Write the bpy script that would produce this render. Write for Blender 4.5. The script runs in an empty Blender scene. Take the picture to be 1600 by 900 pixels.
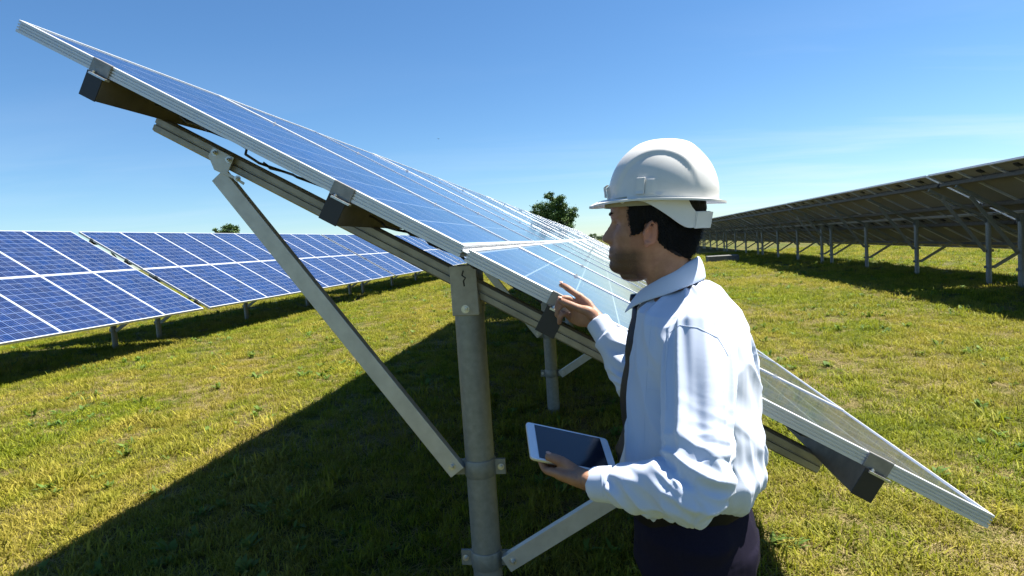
import bpy, bmesh, math, random
import numpy as np
from mathutils import Vector, Matrix, noise
random.seed(7); rng = np.random.default_rng(7)
R = math.radians
scn = bpy.context.scene
COL = scn.collection

# ------------------------------------------------------------------ camera
EYE = Vector((0, 0, 1.5)); FPX = 943.0; PIT = 0.0721; ROLL = 0.0664
Rt = Vector((1, 0, 0)); Fw = Vector((0, math.cos(PIT), -math.sin(PIT))); Up = Vector((0, math.sin(PIT), math.cos(PIT)))
cR = Rt*math.cos(ROLL) - Up*math.sin(ROLL); cU = Rt*math.sin(ROLL) + Up*math.cos(ROLL)
cd = bpy.data.cameras.new('camera'); cam = bpy.data.objects.new('camera', cd); COL.objects.link(cam)
cd.sensor_width = 36; cd.lens = FPX/1600*36; cd.clip_start = .05; cd.clip_end = 4000
cam.matrix_world = Matrix.Translation(EYE) @ Matrix((cR, cU, -Fw)).transposed().to_4x4()
scn.camera = cam
def A(px, py, d):
    """world point seen at photo pixel (1600 wide) at depth d metres"""
    return EYE + Fw*d + cR*((px-800)/FPX*d) + cU*((450-py)/FPX*d)

# ------------------------------------------------------------------ row directions (main row / side rows)
def frame_dirs(az):
    return Vector((math.sin(az), math.cos(az), 0)), Vector((-math.cos(az), math.sin(az), 0))
AZM, AZS = 0.1476, 0.1726
rM, lM = frame_dirs(AZM)

# ------------------------------------------------------------------ sun and sky
S = (-.5*lM + .26*rM + Vector((0, 0, 1))).normalized()
sun_el = math.asin(S.z)
sd = bpy.data.lights.new('sun', 'SUN'); sun = bpy.data.objects.new('sun', sd); COL.objects.link(sun)
sd.energy = 5.0; sd.angle = R(.53); sd.color = (1, .95, .86)
sun.rotation_euler = S.to_track_quat('Z', 'Y').to_euler(); sun.location = (0, 0, 30)
w = bpy.data.worlds.new('World'); scn.world = w; w.use_nodes = True
nt = w.node_tree; nt.nodes.clear()
def wn(t, **k):
    n = nt.nodes.new(t)
    for a, b in k.items(): setattr(n, a, b)
    return n
out = wn('ShaderNodeOutputWorld'); bg = wn('ShaderNodeBackground'); sky = wn('ShaderNodeTexSky')
sky.sky_type = 'NISHITA'; sky.sun_disc = False; sky.sun_elevation = sun_el
sky.sun_rotation = math.atan2(S.x, S.y); sky.altitude = 100; sky.air_density = 1.0; sky.dust_density = .12; sky.ozone_density = 3.5
hs = wn('ShaderNodeHueSaturation'); hs.inputs['Saturation'].default_value = 1.08; hs.inputs['Value'].default_value = 1.0
tn = wn('ShaderNodeMix', data_type='RGBA', blend_type='MULTIPLY'); tn.inputs[0].default_value = 1.0; tn.inputs[7].default_value = (.87, 1.03, 1.15, 1)
nt.links.new(sky.outputs[0], tn.inputs[6]); nt.links.new(tn.outputs[2], hs.inputs['Color'])
tc = wn('ShaderNodeTexCoord'); sp = wn('ShaderNodeSeparateXYZ'); nt.links.new(tc.outputs['Generated'], sp.inputs[0])
dv = wn('ShaderNodeVectorMath', operation='DIVIDE'); cz = wn('ShaderNodeMath', operation='ADD'); cz.inputs[1].default_value = .07
zc = wn('ShaderNodeMath', operation='MAXIMUM'); zc.inputs[1].default_value = 0.0; nt.links.new(sp.outputs['Z'], zc.inputs[0]); nt.links.new(zc.outputs[0], cz.inputs[0]); cb = wn('ShaderNodeCombineXYZ')
for i in range(3): nt.links.new(cz.outputs[0], cb.inputs[i])
nt.links.new(tc.outputs['Generated'], dv.inputs[0]); nt.links.new(cb.outputs[0], dv.inputs[1])
mp = wn('ShaderNodeMapping'); mp.inputs['Scale'].default_value = (.33, 1.0, 0); mp.inputs['Rotation'].default_value = (0, 0, R(12)); mp.inputs['Location'].default_value = (3.2, .6, 0)
nt.links.new(dv.outputs[0], mp.inputs[0])
nz = wn('ShaderNodeTexNoise'); nz.inputs['Scale'].default_value = .9; nz.inputs['Detail'].default_value = 7; nz.inputs['Roughness'].default_value = .55; nz.inputs['Distortion'].default_value = .6
nt.links.new(mp.outputs[0], nz.inputs[0])
cr = wn('ShaderNodeValToRGB'); cr.color_ramp.elements[0].position = .47; cr.color_ramp.elements[1].position = .80
nt.links.new(nz.outputs[0], cr.inputs[0])
# clouds thicken towards the right-hand side and thin out overhead
gx = wn('ShaderNodeMapRange'); gx.inputs['From Min'].default_value = -.1; gx.inputs['From Max'].default_value = .55; nt.links.new(sp.outputs['X'], gx.inputs[0])
gx.inputs['To Min'].default_value = .25; gx.inputs['To Max'].default_value = 1.0
gz = wn('ShaderNodeMapRange'); gz.inputs['From Min'].default_value = .32; gz.inputs['From Max'].default_value = .08; nt.links.new(sp.outputs['Z'], gz.inputs[0])
m1 = wn('ShaderNodeMath', operation='MULTIPLY'); m2 = wn('ShaderNodeMath', operation='MULTIPLY'); m3 = wn('ShaderNodeMath', operation='MULTIPLY')
nt.links.new(gx.outputs[0], m1.inputs[0]); nt.links.new(gz.outputs[0], m1.inputs[1]); nt.links.new(m1.outputs[0], m2.inputs[0]); nt.links.new(cr.outputs[0], m2.inputs[1])
nt.links.new(m2.outputs[0], m3.inputs[0]); m3.inputs[1].default_value = .5
mx = wn('ShaderNodeMix', data_type='RGBA'); nt.links.new(m3.outputs[0], mx.inputs[0]); nt.links.new(hs.outputs[0], mx.inputs[6]); mx.inputs[7].default_value = (7.5, 8.2, 9.0, 1)
nt.links.new(mx.outputs[2], bg.inputs[0]); bg.inputs[1].default_value = .044
nt.links.new(bg.outputs[0], out.inputs[0])
scn.view_settings.view_transform = 'Standard'; scn.view_settings.look = 'None'
scn.view_settings.exposure = 1.6; scn.view_settings.gamma = 1.0
scn.cycles.max_bounces = 6; scn.cycles.transparent_max_bounces = 12
scn.cycles.use_denoising = True

# ------------------------------------------------------------------ materials
def mat(name, color=(.5, .5, .5), rough=.5, metal=0, spec=.5, coat=0):
    m = bpy.data.materials.new(name); m.use_nodes = True
    b = m.node_tree.nodes['Principled BSDF']
    b.inputs['Base Color'].default_value = (*color, 1); b.inputs['Roughness'].default_value = rough
    b.inputs['Metallic'].default_value = metal; b.inputs['Specular IOR Level'].default_value = spec
    b.inputs['Coat Weight'].default_value = coat
    return m
class NG:
    """small node-graph helper"""
    def __init__(s, m): s.m = m; s.t = m.node_tree; s.b = s.t.nodes['Principled BSDF']
    def n(s, t, ins=None, **k):
        q = s.t.nodes.new(t)
        for a, b in k.items(): setattr(q, a, b)
        for a, b in (ins or {}).items(): s.put(q, a, b)
        return q
    def put(s, q, a, b):
        if isinstance(b, bpy.types.NodeSocket): s.t.links.new(b, q.inputs[a])
        else: q.inputs[a].default_value = b
    def math(s, op, a, b=0., clamp=False):
        q = s.n('ShaderNodeMath', operation=op, use_clamp=clamp); s.put(q, 0, a); s.put(q, 1, b); return q.outputs[0]
    def ramp(s, f, stops):
        q = s.n('ShaderNodeValToRGB'); s.put(q, 0, f); e = q.color_ramp.elements
        while len(e) < len(stops): e.new(.5)
        for i, (p, c) in enumerate(stops): e[i].position = p; e[i].color = (*c, 1) if len(c) == 3 else c
        return q.outputs[0]
    def noise(s, vec, scale, detail=4, rough=.55, dist=0):
        q = s.n('ShaderNodeTexNoise', {'Scale': scale, 'Detail': detail, 'Roughness': rough, 'Distortion': dist})
        if vec is not None: s.t.links.new(vec, q.inputs['Vector'])
        return q.outputs[0]
    def mix(s, f, a, b, mode='MIX'):
        q = s.n('ShaderNodeMix', data_type='RGBA', blend_type=mode); s.put(q, 0, f)
        s.put(q, 6, a if not isinstance(a, tuple) else (*a, 1)); s.put(q, 7, b if not isinstance(b, tuple) else (*b, 1)); return q.outputs[2]
    def bump(s, h, strength=.3, dist=.01, nrm=None):
        q = s.n('ShaderNodeBump', {'Strength': strength, 'Distance': dist, 'Height': h})
        if nrm is not None: s.t.links.new(nrm, q.inputs['Normal'])
        return q.outputs[0]
    def geo(s): return s.n('ShaderNodeNewGeometry').outputs['Position']
    def obj(s): return s.n('ShaderNodeTexCoord').outputs['Object']
    def map(s, v, scale): return s.n('ShaderNodeMapping', {'Vector': v, 'Scale': scale}).outputs[0]
    def set(s, **k):
        for a, b in k.items(): s.put(s.b, a.replace('_', ' '), b)

def metal(name, base, rough, metallic=.85, mott=.25, scale=14):
    m = mat(name, base, rough, metallic); g = NG(m); p = g.obj()
    n1 = g.noise(p, scale, 6, .6); n2 = g.noise(p, scale*7, 3)
    f = g.ramp(n1, [(.32, (0, 0, 0)), (.7, (1, 1, 1))])
    g.set(Base_Color=g.mix(f, tuple(c*(1-mott) for c in base), tuple(min(1, c*(1+mott*.6)) for c in base)),
          Roughness=g.math('ADD', g.math('MULTIPLY', n2, .22), rough-.1), Normal=g.bump(n2, .08, .002))
    return m
ALU = metal('anodised_aluminium', (.64, .65, .66), .4, .35, .05, 5)
STEEL = metal('galvanised_steel', (.25, .262, .245), .5, .4, .16, 40)
GIRD = metal('girder_steel', (.36, .345, .31), .5, .45, .25)
STEEL_L = metal('bright_galvanised_steel', (.52, .52, .50), .45, .5, .14)
CLAMP = metal('clamp_steel', (.27, .26, .24), .45, .5, .2, 30)
PURL = metal('purlin_steel', (.20, .175, .14), .5, .5, .25)
BLACKCAP = mat('black_plastic_cap', (.018, .018, .02), .45)
CABLE = mat('cable_rubber', (.012, .012, .013), .5)
BOLT = metal('zinc_bolt', (.62, .62, .60), .32, .8, .2, 60)
JBOX = mat('junction_box_plastic', (.015, .015, .015), .5)

# photovoltaic cells: polycrystalline grid under glass
PV = mat('cell_glass', (.02, .04, .2), .12, 0, .5); g = NG(PV); p = g.obj()
sx = g.n('ShaderNodeSeparateXYZ', {0: p})
CW, CL = .1645, .1605
ux = g.math('MULTIPLY', g.math('ADD', sx.outputs[0], 3*CW), 1/CW); uy = g.math('MULTIPLY', g.math('ADD', sx.outputs[1], 5*CL), 1/CL)
def edge(u, wd):
    fr = g.math('FRACT', u); d = g.math('MINIMUM', fr, g.math('SUBTRACT', 1., fr)); return g.math('LESS_THAN', d, wd)
line = g.math('MAXIMUM', edge(ux, .017), edge(uy, .017))
inx = g.math('LESS_THAN', g.math('ABSOLUTE', sx.outputs[0]), 3*CW); iny = g.math('LESS_THAN', g.math('ABSOLUTE', sx.outputs[1]), 5*CL)
outside = g.math('SUBTRACT', 1., g.math('MULTIPLY', inx, iny)); line = g.math('MAXIMUM', line, outside)
def bus(pos):
    return g.math('LESS_THAN', g.math('ABSOLUTE', g.math('SUBTRACT', g.math('FRACT', ux), pos)), .0055)
busl = g.math('MAXIMUM', bus(.25), g.math('MAXIMUM', bus(.5), bus(.75)))
cell_id = g.n('ShaderNodeCombineXYZ', {0: g.math('FLOOR', ux), 1: g.math('FLOOR', uy), 2: g.math('MULTIPLY', g.n('ShaderNodeObjectInfo').outputs['Random'], 50.)}).outputs[0]
wnz = g.n('ShaderNodeTexWhiteNoise', {'Vector': cell_id}, noise_dimensions='3D').outputs[0]
vor = g.n('ShaderNodeTexVoronoi', {'Vector': p, 'Scale': 55., 'Randomness': 1.}).outputs['Color']
vv = g.n('ShaderNodeSeparateColor', {0: vor}).outputs[0]
tint = g.math('ADD', g.math('MULTIPLY', wnz, .45), g.math('MULTIPLY', vv, .45))
ccol = g.ramp(tint, [(0, (.002, .009, .042)), (.5, (.0025, .018, .085)), (1, (.005, .032, .145))])
ccol = g.mix(g.math('MULTIPLY', g.n('ShaderNodeObjectInfo').outputs['Random'], .35), ccol, (.004, .008, .05))
ccol = g.mix(busl, ccol, (.16, .20, .30)); ccol = g.mix(line, ccol, (.19, .235, .31))
dust = g.ramp(g.noise(g.map(p, (1, 1, 1)), 6, 6, .65), [(.42, (0, 0, 0)), (.9, (1, 1, 1))])
ccol = g.mix(g.math('MULTIPLY', dust, .08), ccol, (.5, .48, .42))
g.set(Base_Color=ccol, Roughness=g.math('ADD', .07, g.math('MULTIPLY', dust, .16)), Coat_Weight=.25, Coat_Roughness=.05,
      Normal=g.bump(g.noise(p, 2.5, 2), .03, .02))
BACK = mat('backsheet', (.1,.1,.1), .6); g = NG(BACK); p = g.obj()
sx = g.n('ShaderNodeSeparateXYZ', {0: p}); ux = g.math('MULTIPLY', sx.outputs[0], 1/CW); 
g.set(Base_Color=g.mix(g.noise(p, 3, 5), (.17, .155, .125), (.25, .23, .19)))

# ------------------------------------------------------------------ mesh helpers
def link(name, me, parent=None, mats=()):
    o = bpy.data.objects.new(name, me); COL.objects.link(o)
    if parent is not None: o.parent = parent
    for m in mats:
        if m.name not in [x.name for x in me.materials if x]: me.materials.append(m)
    return o
def tag(o, label=None, cat=None, group=None, kind=None):
    for k, v in (('label', label), ('category', cat), ('group', group), ('kind', kind)):
        if v: o[k] = v
    return o
def empty(name, loc=(0, 0, 0), label=None, cat=None, group=None):
    o = bpy.data.objects.new(name, None); COL.objects.link(o); o.location = loc; o.empty_display_size = .2
    return tag(o, label, cat, group)
class MB:
    def __init__(s): s.v = []; s.f = []; s.mi = []
    def add(s, vs, fs, mi=0):
        b = len(s.v); s.v += [tuple(v) for v in vs]; s.f += [tuple(b+i for i in f) for f in fs]; s.mi += [mi]*len(fs); return s
    def box(s, c, h, ax=None, mi=0):
        """box centre c, half sizes h, axes ax (three vectors)"""
        c = Vector(c); X, Y, Z = ax or (Vector((1, 0, 0)), Vector((0, 1, 0)), Vector((0, 0, 1)))
        vs = [c + X*h[0]*i + Y*h[1]*j + Z*h[2]*k for k in (-1, 1) for j in (-1, 1) for i in (-1, 1)]
        return s.add(vs, [(0, 2, 3, 1), (4, 5, 7, 6), (0, 1, 5, 4), (2, 6, 7, 3), (0, 4, 6, 2), (1, 3, 7, 5)], mi)
    def bar(s, a, b, w, t, side, mi=0, prof=None):
        """bar from a to b; 'side' is the direction of its thickness t; w is the other size. prof: closed 2-D outline (w,t) instead of a rectangle"""
        a, b = Vector(a), Vector(b); d = (b-a).normalized(); T = Vector(side); T = (T - d*T.dot(d)).normalized(); W = T.cross(d).normalized()
        prof = prof or [(-w/2, -t/2), (w/2, -t/2), (w/2, t/2), (-w/2, t/2)]; n = len(prof)
        vs = [p0 + W*x + T*y for p0 in (a, b) for x, y in prof]
        fs = [(i, (i+1) % n, n+(i+1) % n, n+i) for i in range(n)] + [tuple(range(n-1, -1, -1)), tuple(range(n, 2*n))]
        return s.add(vs, fs, mi)
    def tube(s, pts, rad, n=10, mi=0, caps=True):
        pts = [Vector(p) for p in pts]; rad = rad if hasattr(rad, '__len__') else [rad]*len(pts)
        base = len(s.v); ref = None
        for i, p in enumerate(pts):
            d = (pts[min(i+1, len(pts)-1)] - pts[max(i-1, 0)]).normalized()
            if ref is None: ref = d.orthogonal().normalized()
            ref = (ref - d*ref.dot(d)).normalized(); q = d.cross(ref)
            for k in range(n):
                a = 2*math.pi*k/n; s.v.append(tuple(p + ref*math.cos(a)*rad[i] + q*math.sin(a)*rad[i]))
        for i in range(len(pts)-1):
            for k in range(n):
                s.f.append((base+i*n+k, base+i*n+(k+1) % n, base+(i+1)*n+(k+1) % n, base+(i+1)*n+k)); s.mi.append(mi)
        if caps:
            s.f.append(tuple(base+k for k in range(n-1, -1, -1))); s.mi.append(mi)
            e = base+(len(pts)-1)*n; s.f.append(tuple(e+k for k in range(n))); s.mi.append(mi)
        return s
    def prism(s, poly, a, n, t, mi=0):
        """poly: list of 3-D points (planar), extruded from a offset along n by t"""
        n = Vector(n); P = [Vector(p)+n*a for p in poly]; Q = [p+n*t for p in P]; k = len(P)
        return s.add(P+Q, [tuple(range(k-1, -1, -1)), tuple(range(k, 2*k))]+[(i, (i+1) % k, k+(i+1) % k, k+i) for i in range(k)], mi)
    def build(s, name, mats, parent=None, smooth=False, bevel=0, angle=35):
        mats = mats if isinstance(mats, (list, tuple)) else [mats]
        me = bpy.data.meshes.new(name); me.from_pydata(s.v, [], s.f); me.update()
        bm = bmesh.new(); bm.from_mesh(me); bmesh.ops.recalc_face_normals(bm, faces=bm.faces)
        bm.to_mesh(me); bm.free()
        for m in mats: me.materials.append(m)
        me.polygons.foreach_set('material_index', s.mi)
        o = link(name, me, parent)
        if smooth:
            me.polygons.foreach_set('use_smooth', [True]*len(me.polygons))
            try: me.set_sharp_from_angle(angle=R(angle))
            except Exception: pass
        if bevel:
            bv = o.modifiers.new('bevel', 'BEVEL'); bv.width = bevel; bv.segments = 2; bv.limit_method = 'ANGLE'; bv.angle_limit = R(40)
        return o
def bake(o):
    """apply an object's modifiers into its mesh"""
    dg = bpy.context.evaluated_depsgraph_get(); me = bpy.data.meshes.new_from_object(o.evaluated_get(dg))
    old = o.data; o.modifiers.clear(); o.data = me; me.name = old.name
    return o

# ------------------------------------------------------------------ one solar table (local: x = along the row, y = up-slope horizontal, z up; origin on the ground under the middle of its near end)
PL, PW, GAP, NP = 1.65, 1.034, .018, 10
PITCH = PW+.004; TLEN = NP*PITCH
HMID = 1.5
def panel_meshes():
    prof = [(.013, -.0), (.0015, 0), (0, -.0015)]
    for k in range(3):
        z = -.0085 - k*.0095
        prof += [(0, z+.0003), (.0042, z-.0002), (.0042, z-.0034), (0, z-.0040)]
    prof += [(0, -.041), (.028, -.041), (.028, -.0395), (.004, -.0395), (.004, -.0075), (.013, -.0075)]
    m = MB(); n = len(prof); vs = []
    for d, h in prof:
        a, b = PW/2-d, PL/2-d; vs += [(-a, -b, h), (a, -b, h), (a, b, h), (-a, b, h)]
    fs = []
    for i in range(n):
        j = (i+1) % n
        for k in range(4): fs.append((i*4+k, i*4+(k+1) % 4, j*4+(k+1) % 4, j*4+k))
    m.add(vs, fs); fr = m.build('solar_panel', ALU)
    m = MB(); m.box((0, 0, -.0052), (PW/2-.009, PL/2-.009, .0016)); gl = m.build('cell_glass', [PV, BACK]); gl.data.polygons[0].material_index = 1
    m = MB(); m.box((0, PL/2-.17, -.0185), (.06, .045, .0115)); m.tube([(-.05, PL/2-.215, -.02), (-.12, PL/2-.30, -.035), (-.3, PL/2-.28, -.05), (-.45, PL/2-.2, -.04)], .003, 6)
    m.tube([(.05, PL/2-.215, -.02), (.12, PL/2-.32, -.04), (.3, PL/2-.30, -.055), (.45, PL/2-.2, -.04)], .003, 6)
    jb = m.build('junction_box', JBOX)
    return fr, gl, jb
FR, GL, JB = panel_meshes()
for o in (FR, GL, JB): COL.objects.unlink(o)
FRm, GLm, JBm = FR.data, GL.data, JB.data
ups = []     # along positions of the purlins up the slope
PURLIN_AT = (1.325, .425, -.325, -1.325)
POST_S = (.33, 3.43, 6.63, 9.75)
meshes_cache = {}
def bolt(m, p, n, r=.009, h=.008, mi=0):
    n = Vector(n).normalized(); u = n.orthogonal().normalized(); v = n.cross(u); p = Vector(p)
    m.prism([p+u*r*1.5*math.cos(a)+v*r*1.5*math.sin(a) for a in [i*math.pi/6 for i in range(12)]], 0, n, .002, mi)
    m.prism([p+u*r*math.cos(a)+v*r*math.sin(a) for a in [i*math.pi/3+.3 for i in range(6)]], .0015, n, h, mi)
    m.prism([p+u*r*.5*math.cos(a)+v*r*.5*math.sin(a) for a in [i*math.pi/4 for i in range(8)]], h, n, h*.7, mi)

def make_table(th, label, near=False):
    X = Vector((1, 0, 0)); Y = Vector((0, 1, 0)); Z = Vector((0, 0, 1))
    U = Vector((0, math.cos(th), math.sin(th))); N = Vector((0, -math.sin(th), math.cos(th))); M = Vector((0, 0, HMID))
    P = lambda s, u, n: M + X*s + U*u + N*n
    root = empty('solar_array', (0, 0, 0), label, 'solar array')
    rot = Matrix((X, U, N)).transposed().to_4x4()
    for row in (0, 1):
        for k in range(NP):
            c = P(k*PITCH+PW/2, (PL/2+GAP/2)*(1 if row else -1)+0, 0)
            o = bpy.data.objects.new('solar_panel', FRm); COL.objects.link(o); o.parent = root
            o.matrix_local = Matrix.Translation(c + N*random.uniform(-.0015, .0015)) @ rot @ Matrix.Rotation(random.uniform(-.0015, .0015), 4, 'X')
            for nm, me in (('cell_glass', GLm), ('junction_box', JBm)):
                q = bpy.data.objects.new(nm, me); COL.objects.link(q); q.parent = o
    # purlins with dark end caps
    for u in PURLIN_AT:
        m = MB(); pr = [(-.03, -.0412), (.03, -.0412), (.03, .0412), (-.03, .0412)]
        m.bar(P(-.012, u, -.0832), P(TLEN-.02, u, -.0832), 0, 0, N, prof=pr); pu = m.build('purlin', PURL, root, bevel=.002 if near else 0)
        m = MB(); m.bar(P(-.016, u, -.0832), P(-.0125, u, -.0832), 0, 0, N, prof=[(x*1.03, y*1.03) for x, y in pr]); m.build('end_cap', BLACKCAP, pu, bevel=.001 if near else 0)
        # end clamp over the outer frame side
        m = MB(); m.box(P(-.0035, u, -.0205), (.0025, .036, .0212), (X, U, N)); m.box(P(.003, u, .0012), (.0085, .036, .001), (X, U, N))
        m.build('end_clamp', CLAMP, root, bevel=.0012 if near else 0)
        if near:
            m = MB(); m.box(P(-.012, u-.012, -.047), (.010, .032, .003), (X, U, N)); bolt(m, P(-.012, u+.01, -.0455), N, .006, .006)
            m.build('clamp_bolt', BOLT, root)
            for k in range(1, NP):
                m = MB(); m.box(P(k*PITCH-.002, u, .001), (.006, .010, .0010), (X, U, N)); bolt(m, P(k*PITCH-.002, u, .0018), N, .003, .003); m.build('mid_clamp', STEEL_L, pu)
    m = MB(); m.bar(P(.0, 0, -.0165), P(TLEN, 0, -.0165), GAP-.001, .003, N); m.build('added_gap_filler', ALU, root)  # added filler under the middle gap, keeps a sun streak off the ground
    # girders, posts, braces
    for s in POST_S:
        a, b = P(s, 1.33, -.1515), P(s, -1.345, -.1515); h, t = .030, .026
        pr = [(-h, -t), (-h, t*.55), (-h+.006, t), (-.004, t), (-.0025, t*.70), (.0025, t*.70), (.004, t), (h-.006, t), (h, t*.55), (h, -t)]
        m = MB(); m.bar(a, b, 0, 0, -X, prof=pr); m.build('girder', GIRD if near else STEEL, root, bevel=.001 if near else 0)
        top = P(s, .012, -.14); px0 = top.copy(); px0.z += .035
        m = MB(); m.tube([(s, px0.y, -.3), (s, px0.y, .6), (s, px0.y, px0.z-.13)], .0535, 28 if near else 10); m.build('post', STEEL, root, smooth=True)
        zt = px0.z
        # saddle bracket: folded plate over the girder
        m = MB(); y0 = px0.y; fx = s-.0575
        m.box((fx, y0, zt-.070), (.003, .048, .088)); m.box((s+.0575, y0, zt-.070), (.003, .048, .088)); m.box((s, y0-.047, zt-.12), (.054, .0025, .035))
        sb = m.build('post_bracket', GIRD if near else STEEL, root, bevel=.0025 if near else 0)
        if near:
            m = MB(); bolt(m, (fx-.003, y0+.0, zt-.135), -X, .010, .010); m.build('bolt', BOLT, sb)
            m = MB(); m.tube([(fx-.0034, y0-.002, zt+.0), (fx-.0034, y0+.004, zt-.016), (fx-.0034, y0-.008, zt-.026), (fx-.0034, y0-.0, zt-.036), (fx-.0034, y0-.002, zt-.055)], .0026, 6); m.build('slot', CABLE, sb)
        for (ub, zc, sg) in ((1.02, .70, 1), (-1.0, .355, -1)):
            # collar round the post
            m = MB(); yc = y0; n = 24 if near else 10
            m.tube([(s, yc, zc-.032), (s, yc, zc-.028), (s, yc, zc+.028), (s, yc, zc+.032)], [.056, .058, .058, .056], n)
            for sy in (-1, 1): m.box((s-.004, yc+sy*.074, zc), (.006, .020, .028)); 
            co = m.build('collar', STEEL, root, smooth=True)
            if near:
                m = MB()
                for sy in (-1, 1): m = MB(); bolt(m, (s-.011, yc+sy*.078, zc+.0), -X, .008, .008); m.build('bolt', BOLT, co)
            end = P(s, ub, -.21); off = -.026
            A0 = Vector((s+off, yc+sg*.078, zc-.01)); B0 = end + X*off + (end-Vector((s, yc, zc))).normalized()*-.01
            m = MB(); wv, tv, th_ = .031, .016, .004
            pr = [(-wv, tv), (wv, tv), (wv, -tv), (wv-th_, -tv), (wv-th_, tv-th_), (-wv+th_, tv-th_), (-wv+th_, -tv), (-wv, -tv)]
            m.bar(A0, B0, 0, 0, -X, prof=pr)
            br = m.build('brace', STEEL_L if near else STEEL, root, bevel=.0015 if near else 0)
            if near:
                dd = (B0-A0).normalized(); m = MB(); bolt(m, A0-X*.016+dd*.03, -X, .009, .010); m.build('bolt', BOLT, br)
            # gusset plate that hangs the brace from the girder
            c = P(s, ub, -.1515); D = (Vector((s, yc, zc))-c).normalized()
            pts = [c+U*.046+N*.026, c+U*.05-N*.012, c+U*.02*sg-N*.035+D*.035+U*.02, c+D*.115+U*.022, c+D*.125-U*.004, c+D*.10-U*.028, c-U*.036-N*.03+D*.01, c-U*.046-N*.012, c-U*.046+N*.026]
            m = MB(); m.prism(pts, 0, -X, .004)
            for i, v in enumerate(m.v): m.v[i] = (s-.043 - (.004 if i >= len(pts) else 0), v[1], v[2])
            gp = m.build('gusset_plate', STEEL_L if near else STEEL, root, bevel=.0012 if near else 0)
            if near:
                m = MB()
                for q in (c+U*.030+N*.010, c-U*.030+N*.010, c+D*.095-U*.003): m = MB(); bolt(m, (s-.047, q.y, q.z), -X, .008, .010); m.build('bolt', BOLT, gp)
    # cable loom slung below the upper frames
    for (u0, u1) in (((1.27, .47), (.37, -.27), (-.38, -1.25)) if near else ((.5, -.4),)):
        m = MB(); pts = []; n = 16
        for i in range(n+1):
            f = i/n; u = u0+(u1-u0)*f; sag = .004+.022*max(0, math.sin(f*math.pi*2.0+u0*3))**3
            pts.append(P(.13+.05*math.sin(i*1.7+u0), u, -.05-sag))
        m.tube(pts, .0045, 6)
        if near:
            for i in (5, 11): m.tube([pts[i], pts[i]+U*.05-N*.010, pts[i]+U*.08-N*.003], [.004, .006, .003], 6)
        m.build('cable', CABLE, root)
    return root
def copy_tree(o, parent=None):
    c = o.copy(); COL.objects.link(c); c.parent = parent
    for ch in o.children: copy_tree(ch, c)
    return c
def place(o, az, x, y, z, s):
    r, l = frame_dirs(az); o.rotation_euler = (0, 0, math.atan2(r.y, r.x)); o.location = Vector((x, y, z)) + r*s
    return o
# ------------------------------------------------------------------ rows
THM, THS = 0.528, 0.546
TP = 10.46
GRP = 'solar arrays standing in rows on the field'
main = make_table(THM, 'nearest solar array with ribbed frame, round post and braces beside the man', near=True)
place(main, AZM, -.127, 1.822, 0, 0)
far = make_table(THM, '')
place(far, AZM, -.127, 1.822, 0, TP)
tag(far, 'second array of the middle row, directly behind the nearest one', 'solar array', GRP)
for k, lb in ((2, 'third array of the middle row, seen as pale grazing glass left of the face'), (3, 'far array near the end of the middle row, a sliver of bright glass'), (4, 'farthest array at the very end of the middle row')):
    o = copy_tree(far); place(o, AZM, -.127, 1.822, 0, TP*k); tag(o, lb, 'solar array', GRP)
side = make_table(THS, '')
LX, LY = -7.538, 12.21
place(side, AZS, LX, LY, 0, -TLEN); tag(side, 'nearest blue array of the left row, cut off by the left edge', 'solar array', GRP)
for k, lb in ((1, 'blue array behind the long diagonal brace, second of the left row after a narrow gap'), (2, 'third array of the left row, mostly hidden by the nearest array'), (3, 'fourth array of the left row, hidden far behind the nearest array')):
    o = copy_tree(side); place(o, AZS, LX, LY, 0, -TLEN+k*(TLEN+.19)); tag(o, lb, 'solar array', GRP)
RX, RY = 10.13, 12.33
names = {0: 'largest array of the right row, dark underside cut off by the right edge', 1: 'second array of the right row, between the first two bright gaps in the dark undersides',
         2: 'third array of the right row, dark underside ending at the second gap', 3: 'fourth array of the right row, small and dark behind the back of the hard hat', 4: 'fifth array of the right row, far away behind the hard hat', 5: 'farthest array of the right row, hidden behind the head'}
for k in range(6):
    o = copy_tree(side); place(o, AZS, RX, RY, 0, -TLEN+k*TP); tag(o, names[k], 'solar array', GRP)
tag(main, group=GRP)

# ------------------------------------------------------------------ ground: one sheet to the horizon
def patch_nodes(g):
    """0..1 how dry the turf is, from world position"""
    p = g.n('ShaderNodeMapping', {'Vector': g.geo(), 'Rotation': (0, 0, AZM), 'Scale': (1, .45, 1)}).outputs[0]; a = g.noise(p, .55, 5, .6, .4); b = g.noise(p, 3.2, 5, .65); 
    v = g.math('ADD', g.math('MULTIPLY', a, .62), g.math('MULTIPLY', b, .38))
    return g.ramp(v, [(.43, (0, 0, 0)), (.58, (1, 1, 1))])
GM = mat('field_soil_and_turf', (.1, .1, .03), .95, 0, .15); g = NG(GM); p = g.geo()
dry = patch_nodes(g)
fine = g.noise(p, 38, 5, .7); mid = g.noise(p, 9, 4, .65)
green = g.ramp(fine, [(.3, (.016, .024, .003)), (.55, (.060, .078, .008)), (.75, (.14, .16, .018))])
straw = g.ramp(fine, [(.3, (.045, .035, .010)), (.55, (.13, .105, .030)), (.75, (.27, .215, .075))])
gc = g.mix(g.math('MULTIPLY', dry, .8), green, straw)
gc = g.mix(g.ramp(mid, [(.55, (0, 0, 0)), (.75, (.5, .5, .5))]), gc, (.05, .035, .02))
g.set(Base_Color=gc, Normal=g.bump(fine, .9, .03))
m = MB(); B = 1500
xs = [-B, -300, -80, -30, -12, 0, 12, 30, 80, 300, B]
for i, x in enumerate(xs):
    for y in xs: m.v.append((x, y, 0))
n = len(xs)
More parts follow.
